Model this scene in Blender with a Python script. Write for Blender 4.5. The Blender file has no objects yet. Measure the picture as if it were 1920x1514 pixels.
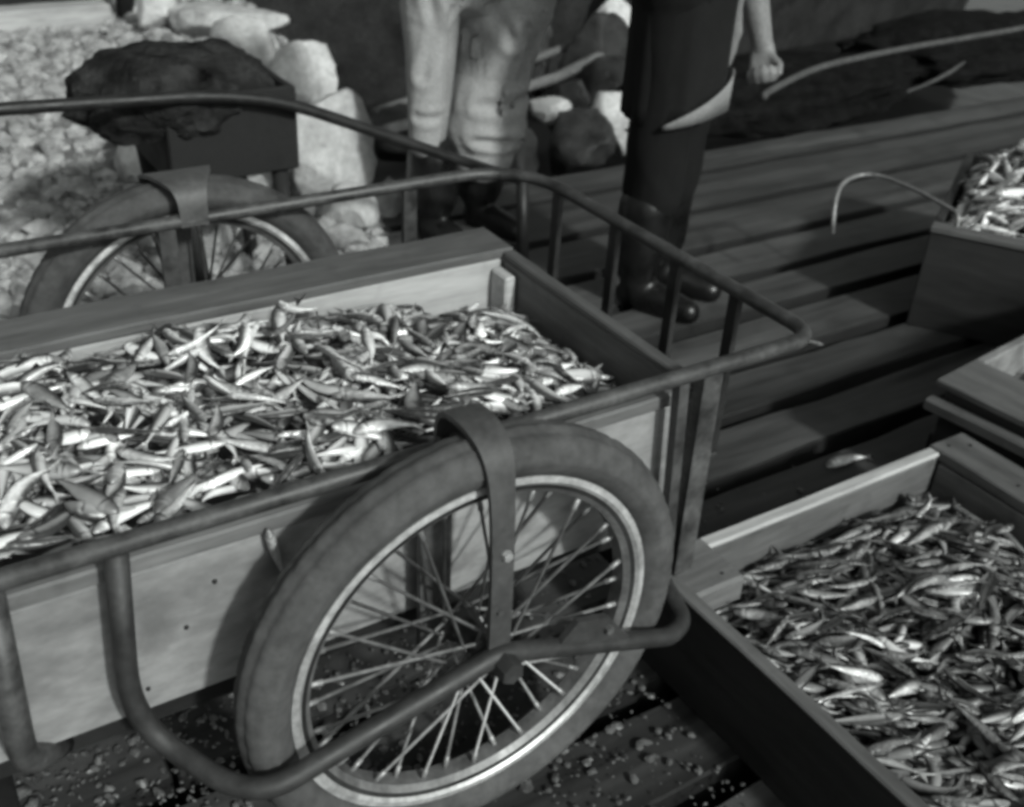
import bpy, bmesh, math, random
import numpy as np
from mathutils import Vector, Matrix, noise
S = bpy.context.scene
C = S.collection
PI = math.pi
R = math.radians

# ------------------------------------------------------------------ camera
cam_d = bpy.data.cameras.new('camera')
cam = bpy.data.objects.new('camera', cam_d); C.objects.link(cam)
cam.matrix_world = Matrix((
    (0.847460, 0.241922, -0.472530, -0.5518),
    (-0.528649, 0.465730, -0.709666, -0.9028),
    (0.048387, 0.851216, 0.522579, 1.3389),
    (0, 0, 0, 1)))
cam_d.sensor_width = 36.0
cam_d.lens = 2011.38 / 1920 * 36
cam_d.clip_start = 0.02
cam_d.clip_end = 500
cam_d.dof.use_dof = True
cam_d.dof.focus_distance = 1.45
cam_d.dof.aperture_fstop = 5.0
S.camera = cam

# ------------------------------------------------------------------ sky, sun, exposure
SUN_DIR = Vector((0.09, -1.0, 0.66)).normalized()          # towards the sun
el = math.asin(SUN_DIR.z)
az = math.atan2(SUN_DIR.x, SUN_DIR.y)
w = bpy.data.worlds.new('World'); S.world = w; w.use_nodes = True
nt = w.node_tree
bg = nt.nodes['Background']
sky = nt.nodes.new('ShaderNodeTexSky'); sky.sky_type = 'NISHITA'; sky.sun_disc = False
sky.sun_elevation = el; sky.sun_rotation = az; sky.dust_density = 3.0
bw = nt.nodes.new('ShaderNodeRGBToBW')                        # black-and-white film: a grey sky
mixn = nt.nodes.new('ShaderNodeVectorMath'); mixn.operation = 'MULTIPLY'
mixn.inputs[1].default_value = (0.955, 1.0, 0.965)
nt.links.new(sky.outputs[0], bw.inputs[0]); nt.links.new(bw.outputs[0], mixn.inputs[0])
nt.links.new(mixn.outputs[0], bg.inputs[0]); bg.inputs[1].default_value = 0.08
sun_d = bpy.data.lights.new('sun', 'SUN'); sun_d.energy = 2.2; sun_d.angle = R(4)
sun_d.color = (0.965, 1.0, 0.97)
sun = bpy.data.objects.new('sun', sun_d); C.objects.link(sun)
sun.rotation_euler = SUN_DIR.to_track_quat('Z', 'Y').to_euler()
sun.location = (3, -5, 7)
S.view_settings.view_transform = 'Standard'; S.view_settings.look = 'None'
S.view_settings.gamma = 1; S.view_settings.use_curve_mapping = False
S.view_settings.exposure = 0.45
S.render.engine = 'CYCLES'
S.cycles.filter_width = 3.7                                   # soft old lens
S.cycles.use_denoising = True

rng = np.random.default_rng(7)
rnd = random.Random(5)

# ------------------------------------------------------------------ materials
def grey(v):
    return (v, v, v, 1)

def material(name, v, rough=0.6, metal=0.0, lo=0.6, hi=1.35, scale=14.0, stretch=(1, 1, 1), fine=90.0,
             bump=0.25, bump_d=0.004, spots=0.0, spot_scale=30.0, spot_v=0.03, spec=0.4, rough_var=0.15):
    m = bpy.data.materials.new(name); m.use_nodes = True
    t = m.node_tree; b = t.nodes['Principled BSDF']
    L = t.links.new
    tc = t.nodes.new('ShaderNodeTexCoord')
    oi = t.nodes.new('ShaderNodeObjectInfo')
    mp = t.nodes.new('ShaderNodeMapping'); mp.inputs['Scale'].default_value = stretch
    off = t.nodes.new('ShaderNodeVectorMath'); off.operation = 'SCALE'; off.inputs['Scale'].default_value = 37.0
    cmb = t.nodes.new('ShaderNodeCombineXYZ')
    for k in range(3): L(oi.outputs['Random'], cmb.inputs[k])
    L(cmb.outputs[0], off.inputs[0])
    add = t.nodes.new('ShaderNodeVectorMath'); add.operation = 'ADD'
    L(tc.outputs['Object'], mp.inputs[0]); L(mp.outputs[0], add.inputs[0]); L(off.outputs[0], add.inputs[1])
    n1 = t.nodes.new('ShaderNodeTexNoise'); n1.inputs['Scale'].default_value = scale
    n1.inputs['Detail'].default_value = 8; n1.inputs['Roughness'].default_value = 0.62
    n2 = t.nodes.new('ShaderNodeTexNoise'); n2.inputs['Scale'].default_value = fine
    n2.inputs['Detail'].default_value = 6; n2.inputs['Roughness'].default_value = 0.6
    L(add.outputs[0], n1.inputs['Vector']); L(add.outputs[0], n2.inputs['Vector'])
    mr = t.nodes.new('ShaderNodeMapRange'); mr.inputs[1].default_value = 0.3; mr.inputs[2].default_value = 0.7
    mr.inputs[3].default_value = lo * v; mr.inputs[4].default_value = hi * v
    L(n1.outputs[0], mr.inputs[0])
    mf = t.nodes.new('ShaderNodeMapRange'); mf.inputs[1].default_value = 0.3; mf.inputs[2].default_value = 0.7
    mf.inputs[3].default_value = 0.8; mf.inputs[4].default_value = 1.2
    L(n2.outputs[0], mf.inputs[0])
    mul = t.nodes.new('ShaderNodeMath'); mul.operation = 'MULTIPLY'
    L(mr.outputs[0], mul.inputs[0]); L(mf.outputs[0], mul.inputs[1])
    # each piece a little lighter or darker than the next
    vr = t.nodes.new('ShaderNodeMapRange'); vr.inputs[3].default_value = 0.78; vr.inputs[4].default_value = 1.22
    L(oi.outputs['Random'], vr.inputs[0])
    mul2 = t.nodes.new('ShaderNodeMath'); mul2.operation = 'MULTIPLY'
    L(mul.outputs[0], mul2.inputs[0]); L(vr.outputs[0], mul2.inputs[1])
    last = mul2.outputs[0]
    if spots > 0:
        n3 = t.nodes.new('ShaderNodeTexNoise'); n3.inputs['Scale'].default_value = spot_scale
        n3.inputs['Detail'].default_value = 5
        L(tc.outputs['Object'], n3.inputs['Vector'])
        sm = t.nodes.new('ShaderNodeMapRange'); sm.inputs[1].default_value = 0.60 - 0.1 * spots; sm.inputs[2].default_value = 0.72
        sm.inputs[4].default_value = min(1.0, spots)
        L(n3.outputs[0], sm.inputs[0])
        mx = t.nodes.new('ShaderNodeMix'); mx.data_type = 'FLOAT'
        L(sm.outputs[0], mx.inputs[0]); L(last, mx.inputs[2]); mx.inputs[3].default_value = spot_v
        last = mx.outputs[0]
    rgb = t.nodes.new('ShaderNodeCombineColor')
    for k in range(3): L(last, rgb.inputs[k])
    L(rgb.outputs[0], b.inputs['Base Color'])
    b.inputs['Metallic'].default_value = metal
    b.inputs['Specular IOR Level'].default_value = spec
    rr = t.nodes.new('ShaderNodeMapRange'); rr.inputs[1].default_value = 0.3; rr.inputs[2].default_value = 0.7
    rr.inputs[3].default_value = max(0.05, rough - rough_var); rr.inputs[4].default_value = min(1, rough + rough_var)
    L(n1.outputs[0], rr.inputs[0]); L(rr.outputs[0], b.inputs['Roughness'])
    if bump > 0:
        a2 = t.nodes.new('ShaderNodeMath'); a2.operation = 'ADD'
        L(n1.outputs[0], a2.inputs[0])
        h = t.nodes.new('ShaderNodeMath'); h.operation = 'MULTIPLY'; h.inputs[1].default_value = 0.5
        L(n2.outputs[0], h.inputs[0]); L(h.outputs[0], a2.inputs[1])
        bp = t.nodes.new('ShaderNodeBump'); bp.inputs['Strength'].default_value = bump; bp.inputs['Distance'].default_value = bump_d
        L(a2.outputs[0], bp.inputs['Height']); L(bp.outputs[0], b.inputs['Normal'])
    return m

M = {}
GX = (0.12, 1, 1); GY = (1, 0.12, 1)
M['panel'] = material('pale_weathered_wood', 0.20, 0.75, lo=0.6, hi=1.3, scale=7, stretch=(0.45, 1, 1), fine=60, bump=0.35, spots=0.75, spot_scale=11, spot_v=0.085)
M['inner'] = material('pale_inner_wood', 0.36, 0.7, lo=0.75, hi=1.2, scale=10, stretch=GX, fine=70, spots=0.3, spot_scale=18, spot_v=0.1)
M['greywood'] = material('grey_worn_wood_long', 0.105, 0.65, lo=0.6, hi=1.5, scale=16, stretch=GX, fine=80, spots=0.3, spot_v=0.04)
M['greywood_y'] = material('grey_worn_wood_cross', 0.10, 0.65, lo=0.6, hi=1.5, scale=16, stretch=GY, fine=80, spots=0.3, spot_v=0.04)
M['tray_x'] = material('tray_wood_long', 0.085, 0.6, lo=0.6, hi=1.4, scale=16, stretch=GX, fine=80, spots=0.4, spot_v=0.05)
M['tray_y'] = material('tray_wood_cross', 0.095, 0.6, lo=0.6, hi=1.4, scale=16, stretch=GY, fine=80, spots=0.4, spot_v=0.05)
M['edge'] = material('bleached_board_edge', 0.34, 0.7, lo=0.6, hi=1.3, scale=22, stretch=GX, fine=90)
M['dark_side'] = material('shaded_side_board', 0.020, 0.6, lo=0.6, hi=1.4, scale=12, stretch=GY, fine=80)  # near black: shade of the crates' unlit sides is in the colour
M['plank'] = material('wet_deck_plank', 0.047, 0.62, lo=0.35, hi=1.9, scale=11, stretch=(0.10, 1, 1), fine=55, bump=0.35, spots=0.45, spot_scale=9, spot_v=0.018, spec=0.3)
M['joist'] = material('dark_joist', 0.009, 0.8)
M['pipe'] = material('worn_iron_pipe', 0.060, 0.5, metal=0.25, lo=0.4, hi=1.7, scale=22, fine=120, bump=0.2, bump_d=0.002)
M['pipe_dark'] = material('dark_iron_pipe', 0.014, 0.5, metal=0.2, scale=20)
M['strap'] = material('painted_iron_plate', 0.060, 0.55, metal=0.15, lo=0.7, hi=1.3, scale=15, fine=100, bump=0.15, bump_d=0.002)
M['tyre'] = material('dusty_rubber', 0.056, 0.8, lo=0.6, hi=1.5, scale=13, fine=70, bump=0.3, bump_d=0.003, spots=0.3, spot_scale=20, spot_v=0.11, spec=0.25)
M['rim'] = material('worn_bright_rim', 0.50, 0.42, metal=0.45, lo=0.6, hi=1.25, scale=25, fine=120, bump=0.15, bump_d=0.001, spots=0.4, spot_scale=35, spot_v=0.12)
M['guard'] = material('dark_painted_iron', 0.036, 0.5, metal=0.2, lo=0.65, hi=1.4, scale=16, fine=100, bump=0.15, bump_d=0.002)
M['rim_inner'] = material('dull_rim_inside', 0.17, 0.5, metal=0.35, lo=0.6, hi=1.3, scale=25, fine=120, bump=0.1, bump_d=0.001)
M['spoke'] = material('dull_steel', 0.27, 0.45, metal=0.4, lo=0.6, hi=1.3, scale=30)
M['greasy'] = material('greasy_iron', 0.03, 0.45, metal=0.3)
M['rock'] = material('pale_rock', 0.46, 0.9, lo=0.7, hi=1.2, scale=9, fine=45, bump=0.6, bump_d=0.012, spots=0.45, spot_scale=14, spot_v=0.12)
M['pebble'] = material('pale_pebbles', 0.29, 0.85, lo=0.3, hi=1.9, scale=11, fine=40, bump=0.3)
M['shore'] = material('silty_shore', 0.20, 0.9, lo=0.5, hi=1.6, scale=9, fine=40, bump=0.6, bump_d=0.02)
M['net'] = material('tarred_net', 0.006, 0.9, lo=0.4, hi=2.0, scale=16, fine=60, bump=0.9, bump_d=0.02, spec=0.05)
M['old_net'] = material('faded_net', 0.017, 0.9, lo=0.1, hi=2.6, scale=13, fine=50, bump=1.0, bump_d=0.03, spec=0.05)
M['cloth_pale'] = material('pale_cotton_cloth', 0.33, 0.9, lo=0.85, hi=1.12, scale=7, fine=160, bump=0.25, bump_d=0.003, spec=0.15)
M['cloth_dark'] = material('dark_wool_cloth', 0.009, 0.9, lo=0.7, hi=1.3, scale=9, fine=150, bump=0.3, bump_d=0.003, spec=0.15)
M['lining'] = material('pale_lining_cloth', 0.16, 0.9, lo=0.8, hi=1.2, scale=9, fine=150, spec=0.15)
M['boot'] = material('wet_black_rubber', 0.006, 0.35, lo=0.7, hi=1.4, scale=12)
M['dark_rock'] = material('wet_dark_rock', 0.022, 0.6, lo=0.4, hi=1.9, scale=9, fine=45, bump=0.7, bump_d=0.012, spec=0.25)
M['hull'] = material('tarred_hull', 0.020, 0.85, lo=0.5, hi=1.6, scale=5, fine=40, bump=0.3, spec=0.1)
M['skin'] = material('skin', 0.20, 0.5, lo=0.85, hi=1.12, scale=12, fine=120, bump=0.15, bump_d=0.001)
M['hair'] = material('dark_hair', 0.015, 0.6)
M['rope'] = material('hemp_rope', 0.055, 0.9, scale=40, fine=160)
M['pole'] = material('grey_pole', 0.09, 0.7, scale=14)
M['beam'] = material('bleached_timber', 0.36, 0.8, lo=0.75, hi=1.2, scale=12, stretch=GX)
M['scrap'] = material('fish_scraps', 0.085, 0.4, lo=0.2, hi=1.9, scale=24)

# water
mw = bpy.data.materials.new('dark_harbour_water'); mw.use_nodes = True
t = mw.node_tree; b = t.nodes['Principled BSDF']; b.inputs['Base Color'].default_value = grey(0.012)
b.inputs['Roughness'].default_value = 0.12; b.inputs['IOR'].default_value = 1.33
nz = t.nodes.new('ShaderNodeTexNoise'); nz.inputs['Scale'].default_value = 5; nz.inputs['Detail'].default_value = 4
bp = t.nodes.new('ShaderNodeBump'); bp.inputs['Strength'].default_value = 0.15; bp.inputs['Distance'].default_value = 0.05
tc = t.nodes.new('ShaderNodeTexCoord'); t.links.new(tc.outputs['Object'], nz.inputs['Vector'])
t.links.new(nz.outputs[0], bp.inputs['Height']); t.links.new(bp.outputs[0], b.inputs['Normal'])
M['water'] = mw

# fish: dark back, silver belly, per-fish tone, all from the mesh's own colour attribute
mf = bpy.data.materials.new('silver_fish_skin'); mf.use_nodes = True
t = mf.node_tree; b = t.nodes['Principled BSDF']; L = t.links.new
at = t.nodes.new('ShaderNodeAttribute'); at.attribute_name = 'skin'
sp = t.nodes.new('ShaderNodeSeparateColor'); L(at.outputs['Color'], sp.inputs[0])
oi = t.nodes.new('ShaderNodeObjectInfo')
tc = t.nodes.new('ShaderNodeTexCoord')
nz = t.nodes.new('ShaderNodeTexNoise'); nz.inputs['Scale'].default_value = 7; nz.inputs['Detail'].default_value = 6
L(tc.outputs['Object'], nz.inputs['Vector'])
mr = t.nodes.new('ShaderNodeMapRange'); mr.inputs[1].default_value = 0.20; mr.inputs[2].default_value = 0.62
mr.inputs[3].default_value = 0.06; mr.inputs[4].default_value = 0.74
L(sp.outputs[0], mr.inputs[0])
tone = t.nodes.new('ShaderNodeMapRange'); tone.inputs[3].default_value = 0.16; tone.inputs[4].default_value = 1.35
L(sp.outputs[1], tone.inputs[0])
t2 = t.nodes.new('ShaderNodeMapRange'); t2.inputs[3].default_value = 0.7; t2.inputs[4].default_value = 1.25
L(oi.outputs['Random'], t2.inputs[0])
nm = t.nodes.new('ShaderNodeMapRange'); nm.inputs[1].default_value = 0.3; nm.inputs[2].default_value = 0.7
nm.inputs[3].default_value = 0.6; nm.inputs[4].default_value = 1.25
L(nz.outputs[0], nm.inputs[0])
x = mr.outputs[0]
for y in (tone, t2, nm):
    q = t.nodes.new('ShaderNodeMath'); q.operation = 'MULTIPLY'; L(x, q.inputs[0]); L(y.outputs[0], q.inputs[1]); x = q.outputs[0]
cc = t.nodes.new('ShaderNodeCombineColor')
for k in range(3): L(x, cc.inputs[k])
L(cc.outputs[0], b.inputs['Base Color'])
b.inputs['Metallic'].default_value = 0.15; b.inputs['Roughness'].default_value = 0.33
b.inputs['Specular IOR Level'].default_value = 0.6
bp = t.nodes.new('ShaderNodeBump'); bp.inputs['Strength'].default_value = 0.3; bp.inputs['Distance'].default_value = 0.05
L(nz.outputs[0], bp.inputs['Height']); L(bp.outputs[0], b.inputs['Normal'])
M['fish'] = mf

# ------------------------------------------------------------------ object helpers
def tag(o, label=None, cat=None, group=None, kind=None):
    if label: o['label'] = label
    if cat: o['category'] = cat
    if group: o['group'] = group
    if kind: o['kind'] = kind
    return o

def empty(name, loc=(0, 0, 0), rz=0.0, parent=None):
    o = bpy.data.objects.new(name, None); C.objects.link(o)
    o.location = loc; o.rotation_euler = (0, 0, rz); o.empty_display_size = 0.05
    if parent: o.parent = parent
    return o

def link(name, me, mat, parent=None, loc=(0, 0, 0), smooth=False):
    o = bpy.data.objects.new(name, me); C.objects.link(o)
    if mat and not me.materials: me.materials.append(mat)
    if parent: o.parent = parent
    o.location = loc
    if smooth:
        me.polygons.foreach_set('use_smooth', [True] * len(me.polygons))
    return o

def mesh_from(bm, name='m'):
    me = bpy.data.meshes.new(name); bm.to_mesh(me); bm.free(); return me

def box_bm(x0, x1, y0, y1, z0, z1, bevel=0.003, jit=0.0, cuts=0, seed=0):
    bm = bmesh.new()
    v = [bm.verts.new(p) for p in ((x0, y0, z0), (x1, y0, z0), (x1, y1, z0), (x0, y1, z0), (x0, y0, z1), (x1, y0, z1), (x1, y1, z1), (x0, y1, z1))]
    for f in ((3, 2, 1, 0), (4, 5, 6, 7), (0, 1, 5, 4), (1, 2, 6, 5), (2, 3, 7, 6), (3, 0, 4, 7)):
        bm.faces.new([v[i] for i in f])
    d = (x1 - x0, y1 - y0, z1 - z0); ax = d.index(max(d))
    if cuts:
        es = [e for e in bm.edges if abs((e.verts[0].co - e.verts[1].co)[ax]) > d[ax] * 0.9]
        bmesh.ops.subdivide_edges(bm, edges=es, cuts=cuts, use_grid_fill=True)
    if jit:
        for q in bm.verts:
            n = noise.noise_vector(q.co * 6 + Vector((seed * 3.7, seed, 0)))
            n[ax] = 0
            q.co += n * jit
    if bevel:
        es = [e for e in bm.edges if len(e.link_faces) == 2 and e.calc_face_angle(0) > 0.8]
        bmesh.ops.bevel(bm, geom=es, offset=bevel, segments=1, affect='EDGES')
    return bm

def board(name, parent, mat, x0, x1, y0, y1, z0, z1, bevel=0.003, jit=0.0025, cuts=6, edge=None):
    # built round its own centre so that the grain runs with the piece
    c = Vector(((x0 + x1) / 2, (y0 + y1) / 2, (z0 + z1) / 2))
    me = mesh_from(box_bm(x0 - c.x, x1 - c.x, y0 - c.y, y1 - c.y, z0 - c.z, z1 - c.z, bevel, jit, cuts, rnd.random() * 50))
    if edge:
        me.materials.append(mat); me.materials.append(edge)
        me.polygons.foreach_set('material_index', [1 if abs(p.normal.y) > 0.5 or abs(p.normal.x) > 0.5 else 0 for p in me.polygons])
    base = parent.location if parent and parent.parent is None and parent.rotation_euler.z == 0 else Vector((0, 0, 0))
    return link(name, me, mat, parent, c - base)

def rounded(points, r, n=6):
    P = [Vector(p) for p in points]; out = [P[0]]
    for i in range(1, len(P) - 1):
        a, b_, c = P[i - 1], P[i], P[i + 1]
        rr = r[i] if isinstance(r, (list, tuple)) else r
        d1 = min(rr, (a - b_).length * 0.48); d2 = min(rr, (c - b_).length * 0.48)
        s = b_ + (a - b_).normalized() * d1; e = b_ + (c - b_).normalized() * d2
        for k in range(n + 1):
            u = k / n
            out.append(s * (1 - u) ** 2 + b_ * 2 * u * (1 - u) + e * u * u)
    out.append(P[-1]); return out

def tube_bm(path, rad, sides=12, bm=None, cap=True, flat=1.0):
    bm = bm or bmesh.new()
    P = [Vector(p) for p in path]; n = len(P)
    rads = rad if isinstance(rad, (list, tuple)) else [rad] * n
    T = [(P[min(i + 1, n - 1)] - P[max(i - 1, 0)]).normalized() for i in range(n)]
    up = Vector((0, 0, 1)) if abs(T[0].z) < 0.9 else Vector((1, 0, 0))
    N = (up - T[0] * up.dot(T[0])).normalized()
    rings = []
    for i in range(n):
        if i:
            q = T[i - 1].rotation_difference(T[i]); N = (q @ N); N = (N - T[i] * N.dot(T[i])).normalized()
        B = T[i].cross(N)
        rings.append([bm.verts.new(P[i] + (N * math.cos(2 * PI * k / sides) * flat + B * math.sin(2 * PI * k / sides)) * rads[i]) for k in range(sides)])
    for i in range(n - 1):
        for k in range(sides):
            bm.faces.new((rings[i][k], rings[i][(k + 1) % sides], rings[i + 1][(k + 1) % sides], rings[i + 1][k]))
    if cap:
        bm.faces.new(rings[0][::-1]); bm.faces.new(rings[-1])
    return bm

def tube(name, parent, mat, path, rad, sides=12, flat=1.0, base=(0, 0, 0)):
    base = Vector(base)
    bm = tube_bm([Vector(p) - base for p in path], rad, sides, flat=flat)
    bmesh.ops.recalc_face_normals(bm, faces=bm.faces)
    return link(name, mesh_from(bm), mat, parent, smooth=True)

def lathe(name, parent, mat, prof, n=96, closed=True, smooth=True, tread=None):
    bm = bmesh.new(); rings = []
    for k in range(n):
        a = 2 * PI * k / n
        rings.append([bm.verts.new(((r + (tread(k, y, r) if tread else 0)) * math.cos(a), y, (r + (tread(k, y, r) if tread else 0)) * math.sin(a))) for y, r in prof])
    m = len(prof)
    for k in range(n):
        for j in range(m if closed else m - 1):
            bm.faces.new((rings[k][j], rings[k][(j + 1) % m], rings[(k + 1) % n][(j + 1) % m], rings[(k + 1) % n][j]))
    bmesh.ops.recalc_face_normals(bm, faces=bm.faces)
    return link(name, mesh_from(bm), mat, parent, smooth=smooth)

def rock_me(sx, sy, sz, seed, sub=4, chops=15):
    r = random.Random(seed)
    bm = bmesh.new(); bmesh.ops.create_icosphere(bm, subdivisions=sub, radius=1.0)
    pl = []
    for _ in range(chops):
        d = Vector((r.gauss(0, 1), r.gauss(0, 1), r.gauss(0, 0.8))).normalized(); pl.append((d, r.uniform(0.52, 0.80)))
    for v in bm.verts:
        c = v.co.copy()
        for d, h in pl:
            k = c.dot(d)
            if k > h: c -= d * (k - h) * 0.97
        c *= 1.14 + 0.06 * noise.noise(c * 2.2 + Vector((seed, 0, 0))) + 0.055 * noise.noise(c * 5 + Vector((0, seed, 0))) + 0.03 * noise.noise(c * 13 + Vector((0, 0, seed)))
        v.co = Vector((c.x * sx, c.y * sy, c.z * sz))
    return mesh_from(bm)

# ------------------------------------------------------------------ the setting: deck, shore, water
deck = tag(link('deck', mesh_from(box_bm(-3.0, 9.0, -1.8, 2.18, -0.42, -0.16, 0)), M['joist']), kind='structure')
gaps = [-1.22, -1.0, -0.80, -0.60, -0.39, -0.18, 0.02, 0.215, 0.416, 0.606, 0.794, 1.004, 1.203, 1.42, 1.686, 1.981, 2.20]
for i in range(len(gaps) - 1):
    gm = 0.024 if gaps[i] < 1.25 else 0.022
    g0 = gm + rnd.uniform(-0.004, 0.003); g1 = gm + rnd.uniform(-0.004, 0.003)
    dz = rnd.uniform(-0.004, 0.0)
    xs = [-3.0] + ([[-0.36], [3.9], [], [5.2]][i % 4] if i != 7 else [-0.355]) + [9.0]
    for a, c in zip(xs[:-1], xs[1:]):
        o = board('plank', None, M['plank'], a + 0.004, c - 0.004, gaps[i] + g0, gaps[i + 1] - g1, -0.075 + dz, 0.007 + dz, 0.004, 0.007, 60, M['joist'])  # sides near black: the shade of the gaps put into the plank colour
        o.parent = deck

def shore_h(x, y):
    edge = 1.02 + 0.27 * (y - 2.0)                       # right-hand limit of the stones
    d = edge - x + 0.12 * noise.noise(Vector((x * 2, y * 2, 0)))
    s = max(0.0, min(1.0, (d + 0.05) / 0.35)); s = s * s * (3 - 2 * s)
    f = max(0.0, min(1.0, (y - 1.45 + 0.1 * noise.noise(Vector((x * 3, 1, 0)))) / 0.5)); f = f * f * (3 - 2 * f)
    top = 0.045 + 0.05 * noise.noise(Vector((x * 1.3, y * 1.3, 4)))
    base = -0.075 if y < 2.25 else -0.075 - min(1.4, (y - 2.25) * 0.9)
    return base * (1 - s * f) + top * s * f

bm = bmesh.new(); nx, ny = 150, 120; vs = []
for j in range(ny):
    y = 1.3 + 11.0 * (j / (ny - 1)) ** 1.5
    for i in range(nx):
        x = -7 + 13.0 * i / (nx - 1)
        vs.append(bm.verts.new((x, y, shore_h(x, y))))
for j in range(ny - 1):
    for i in range(nx - 1):
        bm.faces.new((vs[j * nx + i], vs[j * nx + i + 1], vs[(j + 1) * nx + i + 1], vs[(j + 1) * nx + i]))
tag(link('shore', mesh_from(bm), M['shore'], smooth=True), kind='structure')
bm = bmesh.new(); q = [bm.verts.new(p) for p in ((-200, -100, -0.62), (200, -100, -0.62), (200, 300, -0.62), (-200, 300, -0.62))]; bm.faces.new(q)
tag(link('water', mesh_from(bm), M['water']), kind='structure')

# pebbles: nobody could count them
ico = bmesh.new(); bmesh.ops.create_icosphere(ico, subdivisions=1, radius=1.0)
iv = np.array([v.co[:] for v in ico.verts]); fi = np.array([[v.index for v in f.verts] for f in ico.faces]); ico.free()
def join_blobs(name, pts, size, mat, squash=0.6, slim=(0.5, 0.9)):
    V = []; F = []
    for i, (p, s) in enumerate(zip(pts, size)):
        a = rng.uniform(0, 2 * PI); c, sn = math.cos(a), math.sin(a)
        q = iv * (1 + rng.normal(0, 0.20, iv.shape)) * np.array([s, s * rng.uniform(*slim), s * squash * rng.uniform(0.7, 1.2)])
        q = np.stack([q[:, 0] * c - q[:, 1] * sn, q[:, 0] * sn + q[:, 1] * c, q[:, 2]], 1) + p
        V.append(q); F.append(fi + i * len(iv))
    me = bpy.data.meshes.new(name); me.from_pydata(np.concatenate(V).tolist(), [], np.concatenate(F).tolist())
    return link(name, me, mat)
pts = []; sz = []
while len(pts) < 9000:
    y = 1.5 + 5.0 * rng.random() ** 1.3; x = rng.uniform(-1.3, 2.2)
    if x < 0.98 + 0.27 * (y - 2.0) + rng.normal(0, 0.06) and x > -0.95 + 0.05 * y:
        h = shore_h(x, y)
        if h > -0.02:
            s = min(0.07, abs(rng.lognormal(-3.9, 0.5))); pts.append((x, y, h + s * 0.25)); sz.append(s)
tag(join_blobs('pebbles', np.array(pts), sz, M['pebble']), 'pale pebbles and stones spread over the ground behind the handcart', None, kind='stuff')

# litter of fish scraps on the planks round and under the wheel
pts = []; sz = []
while len(pts) < 3400:
    x, y = (rng.normal(0.10, 0.38), rng.normal(0.10, 0.33)) if rng.random() < .7 else (rng.normal(-0.42, 0.22), rng.normal(0.38, 0.16))
    if -1 < x < 1.1 and -0.7 < y < 0.9 and not (0.38 < x and y < 0.14):
        pts.append((x, y, 0.010)); sz.append(min(0.012, rng.lognormal(-5.65, 0.55)))
tag(join_blobs('fish_scraps', np.array(pts), sz, M['scrap'], 0.45, (0.4, 0.95)), 'small pale fish scraps and scales littering the planks under the wheel', None, kind='stuff')

# ------------------------------------------------------------------ rocks
def rock(x, y, z, sx, sy, sz_, seed, label, rz=0.0):
    o = link('rock', rock_me(sx, sy, sz_, seed), M['rock'], None, (x, y, z), True)
    o.rotation_euler = (0, 0, rz)
    return tag(o, label, 'rock', 'pale rocks along the shore')
rock(0.76, 2.20, 0.215, 0.178, 0.15, 0.185, 3, 'rounded pale rock beside the dark cart behind, nearest of the large rocks', 0.3)
rock(1.19, 3.50, 0.075, 0.19, 0.17, 0.15, 11, 'pale flat-topped rock with dark specks above the bent dark rail', 0.2)
rock(1.04, 3.74, 0.115, 0.15, 0.14, 0.22, 5, 'smooth pale rock left of the flat-topped speckled rock', 0.9)
rock(1.16, 4.40, 0.130, 0.32, 0.14, 0.10, 8, 'long low pale rock beyond the smooth rock', -0.35)
rock(0.92, 4.62, 0.160, 0.12, 0.10, 0.10, 13, 'pale broken rock near the end of the bleached beam', 0.2)
rock(0.724, 1.97, 0.095, 0.078, 0.08, 0.085, 17, 'small pale rock seen under the far cart rail, left of two', 0.4)
rock(0.935, 2.13, 0.035, 0.075, 0.07, 0.075, 19, 'small angular pale rock under the far cart rail by the rubber boot', 1.0)
rock(0.34, 2.00, 0.06, 0.06, 0.05, 0.055, 23, 'small pale rock seen through the far wheel', 0.3)
rock(0.27, 2.60, 0.16, 0.085, 0.08, 0.15, 29, 'upright round-topped grey rock standing just above the far tyre', 0.3)
rock(2.26, 2.60, 0.02, 0.15, 0.12, 0.17, 31, 'pale wedge-shaped rock beside the dark skirted person', 0.5)
rock(1.96, 2.70, 0.06, 0.11, 0.06, 0.055, 37, 'narrow pale rock at the edge of the pale trousers', -0.75)
rock(2.76, 3.40, 0.13, 0.13, 0.10, 0.19, 41, 'pale pointed rock above the grey poles', -0.6)
# ------------------------------------------------------------------ timber, post, poles, nets
o = board('timber_beam', None, M['beam'], -1.6, 0.765, 4.9, 5.05, 0.015, 0.135, 0.008, 0.006, 20)
tag(o, 'bleached squared timber beam lying at the top left', 'beam')
o = tube('wooden_post', None, M['joist'], [(0.86, 5.0, -0.1), (0.87, 5.0, 0.9)], [0.05, 0.045], 12)
tag(o, 'dark wooden post standing by the end of the bleached beam', 'post')
o = board('timber_beam', None, M['joist'], -1.8, 0.80, 5.20, 5.35, 0.03, 0.24, 0.008, 0.006, 12)
tag(o, 'dark timber beam lying behind the bleached beam', 'beam')
o = tube('pole', None, M['pole'], [(1.25, 2.85, 0.02), (2.217, 3.05, 0.09), (3.05, 3.45, 0.14), (3.9, 3.95, 0.18)], 0.024, 10)
tag(o, 'grey wooden pole lying behind the two people, lower of two', 'pole', 'poles behind the people')
o = tube('pole', None, M['pole'], [(1.35, 3.10, 0.02), (2.217, 3.32, 0.09), (3.10, 3.66, 0.14), (4.0, 4.05, 0.18)], 0.020, 10)
tag(o, 'grey wooden pole lying behind the two people, upper of two', 'pole', 'poles behind the people')

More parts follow.
